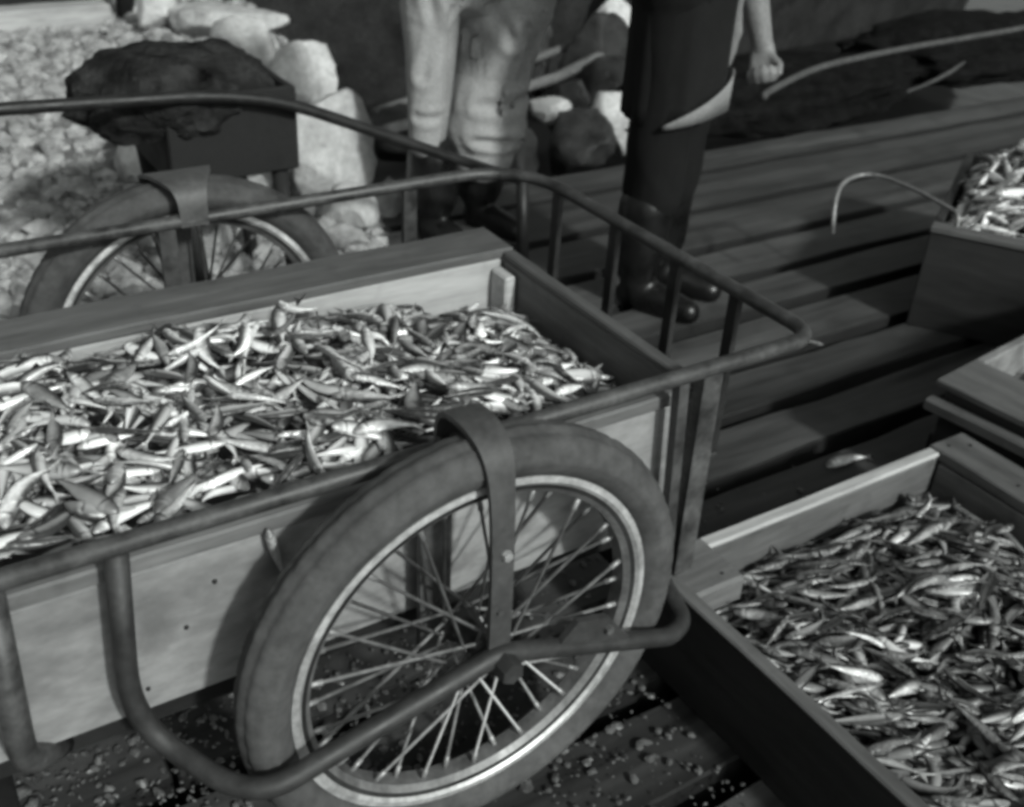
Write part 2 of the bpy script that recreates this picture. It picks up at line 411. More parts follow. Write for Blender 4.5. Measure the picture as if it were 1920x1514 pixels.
def lump(name, cx, cy, cz, sx, sy, sz_, seed, label, cat, mat, amp=0.22, rz=0.0):
    bm = bmesh.new(); bmesh.ops.create_icosphere(bm, subdivisions=5, radius=1.0)
    for v in bm.verts:
        c = v.co.copy()
        k = 1 + amp * noise.fractal(c * 1.6 + Vector((seed, 0, 0)), 1.0, 2.0, 4) + amp * 0.5 * abs(noise.noise(c * 5 + Vector((0, seed, 0))))
        c *= k
        v.co = Vector((c.x * sx, c.y * sy, max(-0.45, c.z) * sz_))
    o = link(name, mesh_from(bm), mat, None, (cx, cy, cz), True); o.rotation_euler.z = rz
    return tag(o, label, cat, 'dark nets heaped beyond the planks')
for i, (x, y, z, sx, sy, sz_, lab) in enumerate([
    (1.62, 2.52, .00, .17, .14, .13, 'dark wet rock just right of the pale trousers, lowest of the dark rocks'), (1.95, 2.50, -.02, .20, .14, .14, 'broad dark wet rock below the narrow pale rock'),
    (2.12, 2.78, .02, .16, .12, .14, 'dark wet rock between the narrow pale rock and the wedge-shaped rock'), (2.45, 2.95, .02, .18, .14, .15, 'dark wet rock behind the pale wedge-shaped rock'),
    (2.62, 3.30, .06, .17, .14, .22, 'dark upright rock left of the pale pointed rock'), (2.40, 3.55, .08, .16, .14, .20, 'dark rock behind the poles by the pale trousers'),
    (3.20, 3.85, .04, .25, .16, .26, 'dark rock right of the pale pointed rock'), (1.45, 3.05, -.08, .20, .16, .14, 'dark low rock at the water edge left of the pale trousers')]):
    o = link('rock', rock_me(sx, sy, sz_, 60 + i), M['dark_rock'], None, (x, y, z), True); o.rotation_euler.z = i * .8
    tag(o, lab, 'rock', 'dark wet rocks beyond the planks')
lump('net_heap', 3.1, 2.62, 0.04, 0.85, 0.36, 0.14, 6, 'dark net heap at the planks edge right of the hand', 'fishing net', M['net'])
lump('net_heap', 4.95, 2.85, 0.04, 1.05, 0.42, 0.17, 9, 'largest dark net heap at the top right corner', 'fishing net', M['net'])

# net cords strung over the heaps
for i, (x0, y0, x1, y1, h) in enumerate([(2.6, 2.50, 3.7, 2.62, .15), (2.7, 2.75, 3.9, 2.85, .17), (3.6, 2.45, 5.2, 2.60, .12), (4.2, 2.75, 5.7, 2.95, .20), (4.0, 3.05, 5.4, 3.15, .22)]):
    P = [Vector((x0 + (x1 - x0) * u, y0 + (y1 - y0) * u + .05 * math.sin(u * 9 + i), h - .035 + .02 * math.sin(u * 7 + i * 2) - .13 * (2 * u - 1) ** 2)) for u in [k / 14 for k in range(15)]]
    o = tube('rope', None, M['rope'], P, [0.006 + 0.004 * max(0, math.sin(k * 1.3 + i)) for k in range(15)], 7)
    tag(o, ['grey rope lying on the dark nets nearest the hand', 'grey rope draped over the back of the nets right of the hand', 'grey rope lying along the front of the right-hand nets', 'grey rope draped over the top of the right-hand nets', 'farthest grey rope behind the right-hand nets'][i], 'rope', 'ropes lying on the nets')

# ------------------------------------------------------------------ moored boat, only its tarred side in view
boat = tag(empty('boat', (4.9, 5.0, -0.62)), 'dark tarred boat side lying beyond the rocks and the nets', 'boat')
def hull_pt(u, v):
    # u 0 bow .. 1 stern, v 0 keel .. 1 gunwale
    x = 1.35 + 7.2 * u
    half = 0.95 * (min(1, u * 2.6) ** 0.55) * (1 - 0.25 * max(0, u - .7) ** 1.2)
    flare = 0.55 + 0.45 * v ** 0.7
    yc = 5.45 + 0.22 * (x - 1.35) * 0.5
    z = -0.80 + v * (1.55 + 0.35 * (1 - u) ** 3)
    return x - 0.35 * v * (1 - u) ** 4, yc, half * flare, z
bm = bmesh.new(); rows = []
for i in range(61):
    u = i / 60; rows.append([bm.verts.new(Vector((hull_pt(u, v)[0], hull_pt(u, v)[1] - hull_pt(u, v)[2], hull_pt(u, v)[3])) - boat.location) for v in [j / 12 for j in range(13)]])
for a_, b_ in zip(rows[:-1], rows[1:]):
    for j in range(12): bm.faces.new((a_[j], a_[j + 1], b_[j + 1], b_[j]))
bmesh.ops.recalc_face_normals(bm, faces=bm.faces)
o = link('hull', mesh_from(bm), M['hull'], boat, smooth=True); md = o.modifiers.new('t', 'SOLIDIFY'); md.thickness = 0.03; md.offset = 0
tube('rubbing_strake', boat, M['hull'], [Vector((hull_pt(i / 40, .55)[0], hull_pt(i / 40, .55)[1] - hull_pt(i / 40, .55)[2] - .01, hull_pt(i / 40, .55)[3])) for i in range(41)], 0.03, 8, base=boat.location)
bm = bmesh.new(); rows = []
for i in range(41):
    u = i / 40; rows.append([bm.verts.new(Vector((hull_pt(u, v)[0], hull_pt(u, v)[1] + hull_pt(u, v)[2], hull_pt(u, v)[3])) - boat.location) for v in [j / 8 for j in range(9)]])
for a_, b_ in zip(rows[:-1], rows[1:]):
    for j in range(8): bm.faces.new((a_[j], a_[j + 1], b_[j + 1], b_[j]))
o = link('far_side', mesh_from(bm), M['dark_side'], boat); md = o.modifiers.new('t', 'SOLIDIFY'); md.thickness = 0.03
bm = bmesh.new(); rows = []
for i in range(41):
    u = i / 40; x, yc, h, z = hull_pt(u, .97); rows.append([bm.verts.new(Vector((x, yc - h + .03, z)) - boat.location), bm.verts.new(Vector((x, yc + h - .01, z)) - boat.location)])
for a_, b_ in zip(rows[:-1], rows[1:]): bm.faces.new((a_[0], a_[1], b_[1], b_[0]))
link('boat_deck', mesh_from(bm), M['plank'], boat)

# ------------------------------------------------------------------ handcart
CY = 0.4725
cart = tag(empty('handcart', (0, CY, 0)), 'iron-railed handcart on spoked wheels carrying a crate of fish', 'handcart')
CB = (0, CY, 0)
YN, YF, ZR, XF = 0.054, 0.891, 0.598, 0.633
rail = rounded([(-2.0, YN, ZR), (XF, YN, ZR), (XF, YF, ZR), (-2.0, YF, ZR)], [0, 0.055, 0.16, 0])
tube('rail', cart, M['pipe'], rail, 0.0120, 12, base=CB)
def flatbar(name, x, y, wx, wy, z0, z1, lean=(0, 0), mat='pipe'):
    bm = box_bm(-wx / 2, wx / 2, -wy / 2, wy / 2, 0, z1 - z0, 0.002)
    for v in bm.verts:
        k = v.co.z / (z1 - z0); v.co.x += lean[0] * (1 - k); v.co.y += lean[1] * (1 - k)
    return link(name, mesh_from(bm), M[mat], cart, Vector((x, y, z0)) - Vector(CB))
zt = ZR - 0.008
flatbar('post', -0.02, 0.060, 0.046, 0.010, 0.26, zt)
flatbar('post', 0.372, 0.058, 0.018, 0.016, 0.26, zt, (0.022, 0))
flatbar('post', 0.425, 0.058, 0.036, 0.020, 0.22, zt, (0.004, 0))
flatbar('post', -0.104, YF, 0.030, 0.012, 0.27, zt)
flatbar('post', 0.372, YF, 0.028, 0.012, 0.27, zt)
flatbar('post', -0.55, YF, 0.028, 0.012, 0.27, zt)
for y in (0.753, 0.563, 0.385, 0.232):
    flatbar('post', XF, y, 0.012, 0.022, 0.27, zt, mat='greasy')
# bent pipes: down from the rail, outward, then round the outside of the wheel as the axle guard
def guard(s):
    m = lambda p: Vector((p[0], (p[1] if s > 0 else 2 * CY - p[1]), p[2]))
    pth = rounded([(-0.408, 0.056, ZR - 0.01), (-0.424, 0.056, 0.375), (-0.40, 0.045, 0.30), (-0.345, -0.05, 0.288), (-0.305, -0.078, 0.29), (0.0, -0.080, 0.362), (0.295, -0.080, 0.252), (0.335, -0.062, 0.25), (0.345, -0.012, 0.262), (0.36, 0.06, 0.27)], [0, .05, .05, .03, .03, .02, .02, .02, .02, 0])
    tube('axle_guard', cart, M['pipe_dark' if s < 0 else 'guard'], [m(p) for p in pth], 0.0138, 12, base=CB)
guard(1); guard(-1)
tube('post', cart, M['pipe'], rounded([(-0.535, 0.056, ZR - 0.01), (-0.545, 0.056, 0.33), (-0.50, 0.12, 0.28)], 0.05), 0.0165, 12, base=CB)
# gusset on the guard bar
bm = bmesh.new()
g = [(0.085, 0.338), (0.215, 0.290), (0.165, 0.355), (0.115, 0.368)]
a = [bm.verts.new((x, -0.088, z)) for x, z in g]; c = [bm.verts.new((x, -0.078, z)) for x, z in g]
bm.faces.new(a); bm.faces.new(c[::-1])
for i in range(4): bm.faces.new((a[i], c[i], c[(i + 1) % 4], a[(i + 1) % 4]))
bmesh.ops.recalc_face_normals(bm, faces=bm.faces)
link('gusset', mesh_from(bm), M['guard'], cart, -Vector(CB))
# iron strap from the rail over the tyre down to the hub
def strap(s):
    yz = [(0.062, 0.590), (0.061, 0.630), (0.050, 0.652), (0.026, 0.664), (-0.012, 0.665), (-0.044, 0.654), (-0.060, 0.624), (-0.067, 0.575), (-0.072, 0.50), (-0.074, 0.42), (-0.074, 0.345)]
    wd = [0.040, 0.042, 0.045, 0.048, 0.047, 0.042, 0.036, 0.032, 0.031, 0.031, 0.031] if s > 0 else [0.05, 0.05, 0.06, 0.09, 0.12, 0.13, 0.10, 0.06, 0.05, 0.05, 0.05]
    P = rounded([Vector((wd[i], y, z)) for i, (y, z) in enumerate(yz)], 0.03, 6)
    bm = bmesh.new(); rows = []
    for i, p in enumerate(P):
        t_ = (P[min(i + 1, len(P) - 1)] - P[max(i - 1, 0)]); n = Vector((0, -t_.z, t_.y)).normalized() * 0.0035
        row = []
        for sg in (-1, 1):
            for sd in (-1, 1):
                v = Vector((0, p.y, p.z)) + n * sd; v.x = sg * p.x / 2 - (0.055 if s < 0 else 0)
                if s < 0: v.y = 2 * CY - v.y
                row.append(bm.verts.new(v - Vector(CB)))
        rows.append(row)
    for a_, b_ in zip(rows[:-1], rows[1:]):
        for i, j in ((0, 1), (1, 3), (3, 2), (2, 0)):
            bm.faces.new((a_[i], a_[j], b_[j], b_[i]))
    bm.faces.new([rows[0][i] for i in (0, 2, 3, 1)]); bm.faces.new([rows[-1][i] for i in (0, 1, 3, 2)])
    bmesh.ops.recalc_face_normals(bm, faces=bm.faces)
    me = mesh_from(bm); me.polygons.foreach_set('use_smooth', [True] * len(me.polygons)); me.set_sharp_from_angle(angle=R(42))
    link('wheel_strap', me, M['strap'], cart)
strap(1); strap(-1)
for y0, y1 in ((0.20, 0.30), (0.306, 0.405), (0.411, 0.51)):
    board('bed_board', cart, M['dark_side'], 0.452, 0.622, y0, y1, 0.285, 0.302, 0.003, 0.002, 4)
# bolts, axle nut
def bolt(x, y, z, r, name='bolt', mat='rim'):
    bm = bmesh.new(); bmesh.ops.create_cone(bm, cap_ends=True, segments=6, radius1=r, radius2=r * .85, depth=r * 1.1, matrix=Matrix.Translation((0, 0, 0)) @ Matrix.Rotation(R(90), 4, 'X'))
    link(name, mesh_from(bm), M[mat], cart, Vector((x, y, z)) - Vector(CB))
bolt(0.004, -0.077, 0.515, 0.0075); bolt(-0.003, -0.0785, 0.43, 0.005, mat='pipe'); bolt(0.0, -0.102, 0.352, 0.019, 'axle_nut', 'guard')
bolt(0.165, -0.092, 0.335, 0.007, mat='pipe')
for x in (0.0, -0.02): bolt(x, 0.050, 0.612, 0.006, mat='pipe')
# frame under the crate
for y in (0.12, 0.48, 0.78):
    board('frame_beam', cart, M['joist'], -2.0, 0.43, y, y + 0.05, 0.255, 0.305, 0.003, 0.001, 4)
for x in (-1.1, -0.62, 0.34):
    board('cross_beam', cart, M['joist'], x, x + 0.06, 0.065, 0.88, 0.215, 0.253, 0.003, 0.001, 4)
tube('axle', cart, M['greasy'], [(0, -0.01 + 0.06, 0.335), (-0.055, 2 * CY - 0.05, 0.335)], 0.014, 12, base=CB)
# wheels
tyre_prof = []
for k in range(40):
    a = 2 * PI * k / 40
    y, r = 0.0365 * math.cos(a), 0.2905 + 0.0325 * math.sin(a)
    if r < 0.312 and 0.268 < r:                          # raised rings on the side walls
        f = 1.05 if k % 5 == 0 else 1.0; y *= f
    if r > 0.3145: r += 0.0016 if (k // 2) % 2 else -0.0012  # tread ribs
    tyre_prof.append((y, r))
rim_prof = [(-0.0235, 0.2640), (-0.0195, 0.2640), (-0.0185, 0.252), (-0.010, 0.2475), (0.010, 0.2475), (0.0185, 0.252), (0.0195, 0.2640), (0.0235, 0.2640),
            (0.0245, 0.2555), (0.0205, 0.2505), (0.0190, 0.2440), (0.0120, 0.2360), (-0.0120, 0.2360), (-0.0190, 0.2440), (-0.0205, 0.2505), (-0.0245, 0.2555)]
tyre_me = rim_me = hub_me = None
spokes = []
def wheel(y, phase, x=0.0):
    global tyre_me, rim_me, hub_me
    wh = empty('wheel', (x, y - CY, 0.331), 0, cart); wh.rotation_euler = (0, phase, 0)
    if tyre_me is None:
        tyre_me = lathe('tyre', wh, M['tyre'], tyre_prof, 240, tread=lambda k, y, r: (-0.0013 if (k + (1 if y > 0 else 0) * 2) % 4 == 0 else 0) if r > 0.309 else 0).data
        rim_me = lathe('rim', wh, M['rim'], rim_prof, 128, smooth=False).data
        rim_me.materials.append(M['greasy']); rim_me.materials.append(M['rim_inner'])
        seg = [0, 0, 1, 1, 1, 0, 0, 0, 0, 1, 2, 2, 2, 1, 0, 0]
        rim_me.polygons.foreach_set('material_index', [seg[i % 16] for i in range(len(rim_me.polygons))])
        hub_me = lathe('hub', wh, M['greasy'], [(-0.055, 0.0), (-0.055, 0.014), (-0.040, 0.016), (-0.038, 0.030), (-0.032, 0.030), (-0.028, 0.02), (0.028, 0.02), (0.032, 0.030), (0.038, 0.030), (0.040, 0.016), (0.055, 0.014), (0.055, 0.0)], 24, closed=False).data
        for k in range(36):
            side = -1 if k % 2 else 1; a = 2 * PI * (k + 0.5) / 36
            off = (1 if (k // 2) % 2 else -1) * R(66)
            p0 = Vector((0.027 * math.cos(a + off), side * 0.034, 0.027 * math.sin(a + off)))
            p1 = Vector((0.240 * math.cos(a), side * 0.004, 0.240 * math.sin(a)))
            n0 = p1 + (p0 - p1).normalized() * 0.022
            o = tube('spoke', wh, M['spoke'], [p0, n0, n0 + (p1 - n0) * 0.01, p1], [0.0025, 0.0025, 0.0040, 0.0040], 6)
            spokes.append(o.data)
    else:
        link('tyre', tyre_me, None, wh); link('rim', rim_me, None, wh); link('hub', hub_me, None, wh)
        for me in spokes: link('spoke', me, None, wh)
wheel(-0.015, R(4)); wheel(2 * CY + 0.015, R(11), -0.055)

# ------------------------------------------------------------------ crate of fish riding on the handcart
crate = tag(empty('fish_crate', (-0.45, 0.37, 0.305)), 'large pale wooden crate heaped with fish riding in the handcart', 'crate', 'wooden fish crates')
XL, XR = -1.45, 0.448
ZT = 0.548
# near side: a deep pale board under a darker rim board
board('board', crate, M['panel'], XL, XR - 0.035, 0.092, 0.112, 0.31, 0.522, 0.003, 0.002, 20)
board('rim_board', crate, M['greywood'], XL, XR - 0.02, 0.086, 0.114, 0.525, ZT, 0.003, 0.002, 20)
# far side
board('board', crate, M['inner'], XL, XR - 0.02, 0.630, 0.650, 0.31, ZT - 0.014, 0.003, 0.002, 20)
board('rim_board', crate, M['greywood'], XL, XR + 0.004, 0.628, 0.735, ZT - 0.012, ZT + 0.006, 0.003, 0.003, 24)
# right end
board('board', crate, M['greywood_y'], XR - 0.018, XR, 0.115, 0.626, 0.31, ZT - 0.012, 0.003, 0.002, 12)
board('rim_board', crate, M['tray_y'], XR - 0.021, XR + 0.003, 0.090, 0.625, ZT - 0.010, ZT + 0.003, 0.003, 0.002, 12)
board('board', crate, M['greywood_y'], XL - 0.02, XL, 0.115, 0.626, 0.31, ZT, 0.003, 0.002, 12)
board('bottom_board', crate, M['greywood'], XL, XR, 0.11, 0.64, 0.307, 0.325, 0.003, 0.001, 4)
board('corner_post', crate, M['inner'], XR - 0.044, XR - 0.021, 0.575, 0.627, 0.33, ZT - 0.026, 0.004, 0.002, 6)
board('corner_post', crate, M['greywood_y'], XR - 0.062, XR - 0.020, 0.116, 0.150, 0.33, ZT - 0.016, 0.004, 0.002, 6)
board('corner_batten', crate, M['panel'], XR - 0.034, XR - 0.001, 0.088, 0.113, 0.31, 0.523, 0.004, 0.002, 6)

nail_bm = bmesh.new(); bmesh.ops.create_cone(nail_bm, cap_ends=True, segments=8, radius1=.0035, radius2=.0028, depth=.003)
nail_me = mesh_from(nail_bm)
for x, z in [(-.555, .36), (-.395, .345), (-.30, .475), (.40, .49), (.405, .40), (-.34, .42)]:
    o = link('nail', nail_me, M['greasy'], crate, Vector((x, .0905, z)) - crate.location); o.rotation_euler = (R(90), 0, 0)

# ------------------------------------------------------------------ the trays on the deck
trayC = tag(empty('fish_crate', (0.82, -0.25, 0)), 'low dark-sided fish crate at the bottom right beside the handcart wheel', 'crate', 'wooden fish crates')
TZ = 0.2
board('rim_strip', trayC, M['edge'], 0.530, 1.128, 0.098, 0.124, TZ - 0.010, TZ, 0.003, 0.002, 14)
board('board', trayC, M['tray_x'], 0.535, 1.127, 0.101, 0.121, 0.104, TZ - 0.012, 0.003, 0.002, 8)
board('board', trayC, M['tray_x'], 0.435, 1.127, 0.101, 0.121, 0.004, 0.101, 0.003, 0.002, 8)
board('rim_board', trayC, M['tray_y'], 1.130, 1.228, -0.75, 0.128, TZ - 0.022, TZ + 0.002, 0.003, 0.002, 14)
board('board', trayC, M['tray_y'], 1.128, 1.150, -0.75, 0.098, 0.004, TZ - 0.025, 0.003, 0.002, 8)
board('board', trayC, M['dark_side'], 0.408, 0.428, -0.75, 0.098, 0.004, TZ - 0.004, 0.004, 0.003, 16)
board('rim_strip', trayC, M['greywood_y'], 0.405, 0.431, -0.75, 0.078, TZ - 0.002, TZ + 0.006, 0.003, 0.003, 20)
board('corner_block', trayC, M['greywood'], 0.409, 0.533, 0.006, 0.124, TZ - 0.050, TZ + 0.003, 0.006, 0.004, 8)
board('board', trayC, M['dark_side'], 0.43, 1.15, -0.775, -0.753, 0.004, TZ, 0.003, 0.002, 8)
board('bottom_board', trayC, M['dark_side'], 0.43, 1.13, -0.75, 0.10, 0.006, 0.02, 0.003, 0.001, 4)

for x, y in [(1.16, .105), (1.20, .085), (1.165, -.05), (1.20, -.15), (1.16, -.24), (.44, .08), (.50, .03)]:
    link('nail', nail_me, M['greasy'], trayC, Vector((x, y, TZ + .0035)) - trayC.location)
trayB = tag(empty('fish_crate', (1.26, 0.235, 0), R(7)), 'fish crate standing behind the bottom right crate, at the right edge', 'crate', 'wooden fish crates')
def bb(n, m, *a, **k): return board(n, trayB, m, *a, **k)
bb('rim_board', M['tray_y'], 0.0, 0.150, -0.80, 0.0, 0.245, 0.262, 0.003, 0.002, 12)
bb('board', M['dark_side'], 0.012, 0.032, -0.80, -0.02, 0.004, 0.243, 0.003, 0.002, 8)
bb('batten', M['tray_y'], -0.022, 0.010, -0.80, 0.004, 0.195, 0.222, 0.004, 0.002, 10)
bb('board', M['panel'], 0.152, 0.95, -0.022, 0.0, 0.12, 0.262, 0.003, 0.002, 12)
bb('board', M['dark_side'], 0.034, 0.95, -0.021, -0.001, 0.004, 0.117, 0.003, 0.002, 8)
bb('board', M['dark_side'], 0.93, 0.95, -0.80, -0.024, 0.004, 0.255, 0.003, 0.002, 8)
bb('board', M['dark_side'], 0.034, 0.928, -0.80, -0.78, 0.004, 0.243, 0.003, 0.002, 8)
bb('bottom_board', M['dark_side'], 0.034, 0.928, -0.778, -0.024, 0.10, 0.115, 0.003, 0.001, 4)

trayA = tag(empty('fish_crate', (1.865, 0.760, 0), R(31)), 'dark crate heaped high with bright fish at the upper right edge', 'crate', 'wooden fish crates')
def ba(n, m, *a, **k): return board(n, trayA, m, *a, **k)
ba('rim_board', M['tray_y'], 0.0, 0.045, -0.55, 0.0, 0.282, 0.300, 0.003, 0.002, 12)
ba('board', M['dark_side'], 0.006, 0.028, -0.55, -0.002, 0.004, 0.280, 0.003, 0.002, 8)
ba('board', M['dark_side'], 0.030, 0.75, -0.024, -0.002, 0.004, 0.296, 0.003, 0.002, 8)
ba('board', M['dark_side'], 0.73, 0.752, -0.55, -0.026, 0.004, 0.296, 0.003, 0.002, 8)
ba('board', M['dark_side'], 0.006, 0.752, -0.574, -0.552, 0.004, 0.296, 0.003, 0.002, 8)
ba('bottom_board', M['dark_side'], 0.03, 0.73, -0.55, -0.026, 0.20, 0.215, 0.003, 0.001, 4)
mi = trayA.matrix_basis.inverted() if False else Matrix.Translation(trayA.location) @ Matrix.Rotation(R(31), 4, 'Z')
mi = mi.inverted()
rod = rounded([(1.915, 0.700, 0.20), (1.935, 0.735, 0.332), (1.955, 0.90, 0.340), (1.96, 1.06, 0.338), (1.86, 1.075, 0.325), (1.775, 1.02, 0.30), (1.76, 0.99, 0.21)], [0, .02, .05, .09, .06, .05, 0])
tube('handle', trayA, M['spoke'], [mi @ Vector(p) for p in rod], 0.0062, 8)

# ------------------------------------------------------------------ second handcart, parked behind
cart2 = tag(empty('handcart', (0.2, 1.72, 0)), 'dark handcart parked behind, with a bent dark rail and a load of nets', 'handcart')
B2 = (0.2, 1.72, 0)
tube('rail', cart2, M['pipe_dark'], rounded([(-1.5, 1.5, 0.655), (-0.255, 1.5, 0.651), (0.166, 1.5, 0.633), (0.29, 1.5, 0.614), (0.393, 1.5, 0.584), (0.557, 1.5, 0.513), (0.737, 1.5, 0.434), (1.05, 1.5, 0.30)], 0.06), 0.0145, 12, base=B2)
board('board', cart2, M['joist'], 0.085, 0.40, 1.53, 1.55, 0.42, 0.625, 0.004, 0.003, 8)
board('board', cart2, M['joist'], 0.085, 0.40, 1.93, 1.95, 0.42, 0.625, 0.004, 0.003, 8)
board('board', cart2, M['joist'], 0.382, 0.402, 1.552, 1.928, 0.42, 0.625, 0.004, 0.003, 8)
board('board', cart2, M['joist'], 0.083, 0.103, 1.552, 1.928, 0.42, 0.625, 0.004, 0.003, 8)
board('bottom_board', cart2, M['joist'], 0.105, 0.38, 1.552, 1.928, 0.42, 0.435, 0.004, 0.001, 4)
for x in (0.36, 0.12):
    for y in (1.57, 1.91):
        tube('leg', cart2, M['joist'], [(x, y, 0.42), (x + 0.03, y, 0.02)], [0.022, 0.018], 8, base=B2)
tube('leg', cart2, M['pipe_dark'], [(-1.2, 1.5, 0.65), (-1.2, 1.5, 0.03)], 0.018, 8, base=B2)
tube('leg', cart2, M['pipe_dark'], [(1.04, 1.5, 0.305), (1.06, 1.5, 0.005)], 0.018, 8, base=B2)
o = lump('net_heap', 0.17, 1.72, 0.57, 0.245, 0.215, 0.125, 21, 'mottled dark net bundle draped over the box of the second handcart', 'fishing net', M['old_net'], 0.17)
del o['group']

# ------------------------------------------------------------------ people
def blob_mesh(chains, voxel, smooth=4, wrinkle=0.0, wscale=12.0, wdir=(1, 1, 1), creases=()):
    bm = bmesh.new()
    def ball(p, r):
        bmesh.ops.create_uvsphere(bm, u_segments=14, v_segments=9, radius=r, matrix=Matrix.Translation(p))
    for ch in chains:
        pts = [(Vector(p), r) for p, r in ch]
        ball(*pts[0])
        for (a, ra), (b_, rb) in zip(pts[:-1], pts[1:]):
            ball(b_, rb)
            d = b_ - a
            if d.length > 1e-4:
                M4 = Matrix.Translation((a + b_) / 2) @ d.to_track_quat('Z', 'Y').to_matrix().to_4x4()
                bmesh.ops.create_cone(bm, cap_ends=True, segments=16, radius1=ra, radius2=rb, depth=d.length, matrix=M4)
    me = mesh_from(bm, 'tmp'); o = bpy.data.objects.new('tmp', me); C.objects.link(o)
    md = o.modifiers.new('r', 'REMESH'); md.mode = 'VOXEL'; md.voxel_size = voxel
    if smooth:
        ms = o.modifiers.new('s', 'SMOOTH'); ms.iterations = smooth; ms.factor = 0.6
    dg = bpy.context.evaluated_depsgraph_get()
    out = bpy.data.meshes.new_from_object(o.evaluated_get(dg))
    bpy.data.objects.remove(o); bpy.data.meshes.remove(me)
    if wrinkle:
        for v in out.vertices:
            c = v.co
            q = Vector((c.x * wdir[0], c.y * wdir[1], c.z * wdir[2])) * wscale
            n = noise.noise(q) * 0.6 + (0.5 - abs(noise.noise(q * 0.6 + Vector((7, 3, 1)))) * 2) * 0.5
            v.co = c + v.normal * (n * wrinkle)
    if creases:
        n = len(out.vertices); co = np.zeros(n * 3); no = np.zeros(n * 3)
        out.vertices.foreach_get('co', co); out.vertices.foreach_get('normal', no)
        co = co.reshape(-1, 3); no = no.reshape(-1, 3); d = np.zeros(n)
        for pts_, wd, dp in creases:
            best = np.full(n, 9.0)
            for a_, b_ in zip(pts_[:-1], pts_[1:]):
                a_ = np.array(a_); ab = np.array(b_) - a_
                t_ = np.clip(((co - a_) @ ab) / (ab @ ab), 0, 1)
                best = np.minimum(best, np.linalg.norm(co - a_ - t_[:, None] * ab, axis=1))
            d += -dp * np.exp(-(best / wd) ** 2) + dp * 0.7 * np.exp(-((best - 2.0 * wd) / (1.1 * wd)) ** 2)
        out.vertices.foreach_set('co', (co + no * d[:, None]).ravel())
    out.materials.clear()
    return out

def person(loc, face, H=1.62, hips=0.085, arm_l=None, arm_r=None, grip=False):
    """a standing figure; face = heading of the body; arms as lists of points in the body's frame, metres"""
    s = H / 1.62
    z = lambda v: v * s
    ch = []
    for sx in (-1, 1):
        ch.append([((sx * hips, 0, z(.84)), .080), ((sx * hips, 0.0, z(.66)), .064), ((sx * hips * 1.1, -.005, z(.44)), .046), ((sx * hips * 1.15, .012, z(.32)), .046), ((sx * hips * 1.15, .012, z(.09)), .030), ((sx * hips * 1.15, -.04, .042), .030), ((sx * hips * 1.15, -.11, .030), .022)])
    ch.append([((0, 0, z(.86)), .098), ((0, 0, z(1.0)), .092), ((0, 0, z(1.18)), .110), ((0, .01, z(1.30)), .10), ((0, .01, z(1.38)), .06), ((0, -.005, z(1.44)), .05)])
    ch.append([((-.15, .01, z(1.32)), .055), ((.15, .01, z(1.32)), .055)])
    ch.append([((-.055, 0, z(.86)), .082), ((.055, 0, z(.86)), .082)])
    ch.append([((0, -.012, z(1.50)), .072), ((0, .018, z(1.535)), .084)])      # skull
    ch.append([((0, -.05, z(1.455)), .042), ((0, -.02, z(1.48)), .06)])       # jaw
    ch.append([((0, -.092, z(1.518)), .009), ((0, -.108, z(1.492)), .013)])  # nose
    for sx in (-1, 1):
        ch.append([((sx * .086, .01, z(1.515)), .014), ((sx * .083, .008, z(1.48)), .011)])   # ears
        ch.append([((sx * .031, -.080, z(1.520)), .013), ((sx * .020, -.084, z(1.520)), .010)])   # eyelids
    ch.append([((-.022, -.088, z(1.462)), .008), ((.022, -.088, z(1.462)), .008)])  # lips
    for sx, arm in ((-1, arm_r), (1, arm_l)):
        sh = (sx * .175, .01, z(1.315))
        if arm is None:
            arm = [(sx * .215, .03, z(1.04)), (sx * .205, -.04, z(.82)), (sx * .200, -.07, z(.74))]
        e, wr, pm = [Vector(p) for p in arm]
        ch.append([(sh, .054), (e, .044), (e + (wr - e) * .3, .046), (wr, .029)])
        d = (pm - wr).normalized(); side = Vector((0, 1, 0)); side = (side - d * side.dot(d)).normalized(); nrm = d.cross(side) * -sx
        k1 = wr + d * .085
        for j in range(4):
            u = (j - 1.5) / 1.5
            ch.append([(wr + side * u * .016, .017), (k1 + side * u * .030, .0125)])
            ln = (.062, .072, .068, .052)[j]
            b0 = k1 + side * u * .030
            c1, c2, c3 = (1.1, 2.3, 3.2) if grip and sx > 0 else (.35, .7, .95)
            p1 = b0 + (d * math.cos(c1) + nrm * math.sin(c1)) * ln * .5
            p2 = p1 + (d * math.cos(c2) + nrm * math.sin(c2)) * ln * .33
            p3 = p2 + (d * math.cos(c3) + nrm * math.sin(c3)) * ln * .27
            ch.append([(b0, .0105), (p1, .0095), (p2, .0088), (p3, .0078)])
        tb = wr + d * .03 + side * -.022
        t1 = tb + (d * .7 - side * .6 + nrm * .4).normalized() * .042
        t2 = t1 + (d * .85 - side * (.1) + nrm * .5).normalized() * .032
        ch.append([(tb, .014), (t1, .0115), (t2, .0095)])
    me = blob_mesh(ch, 0.0065, 3)
    o = link('person', me, M['skin'], None, loc, True); o.rotation_euler.z = face
    return o

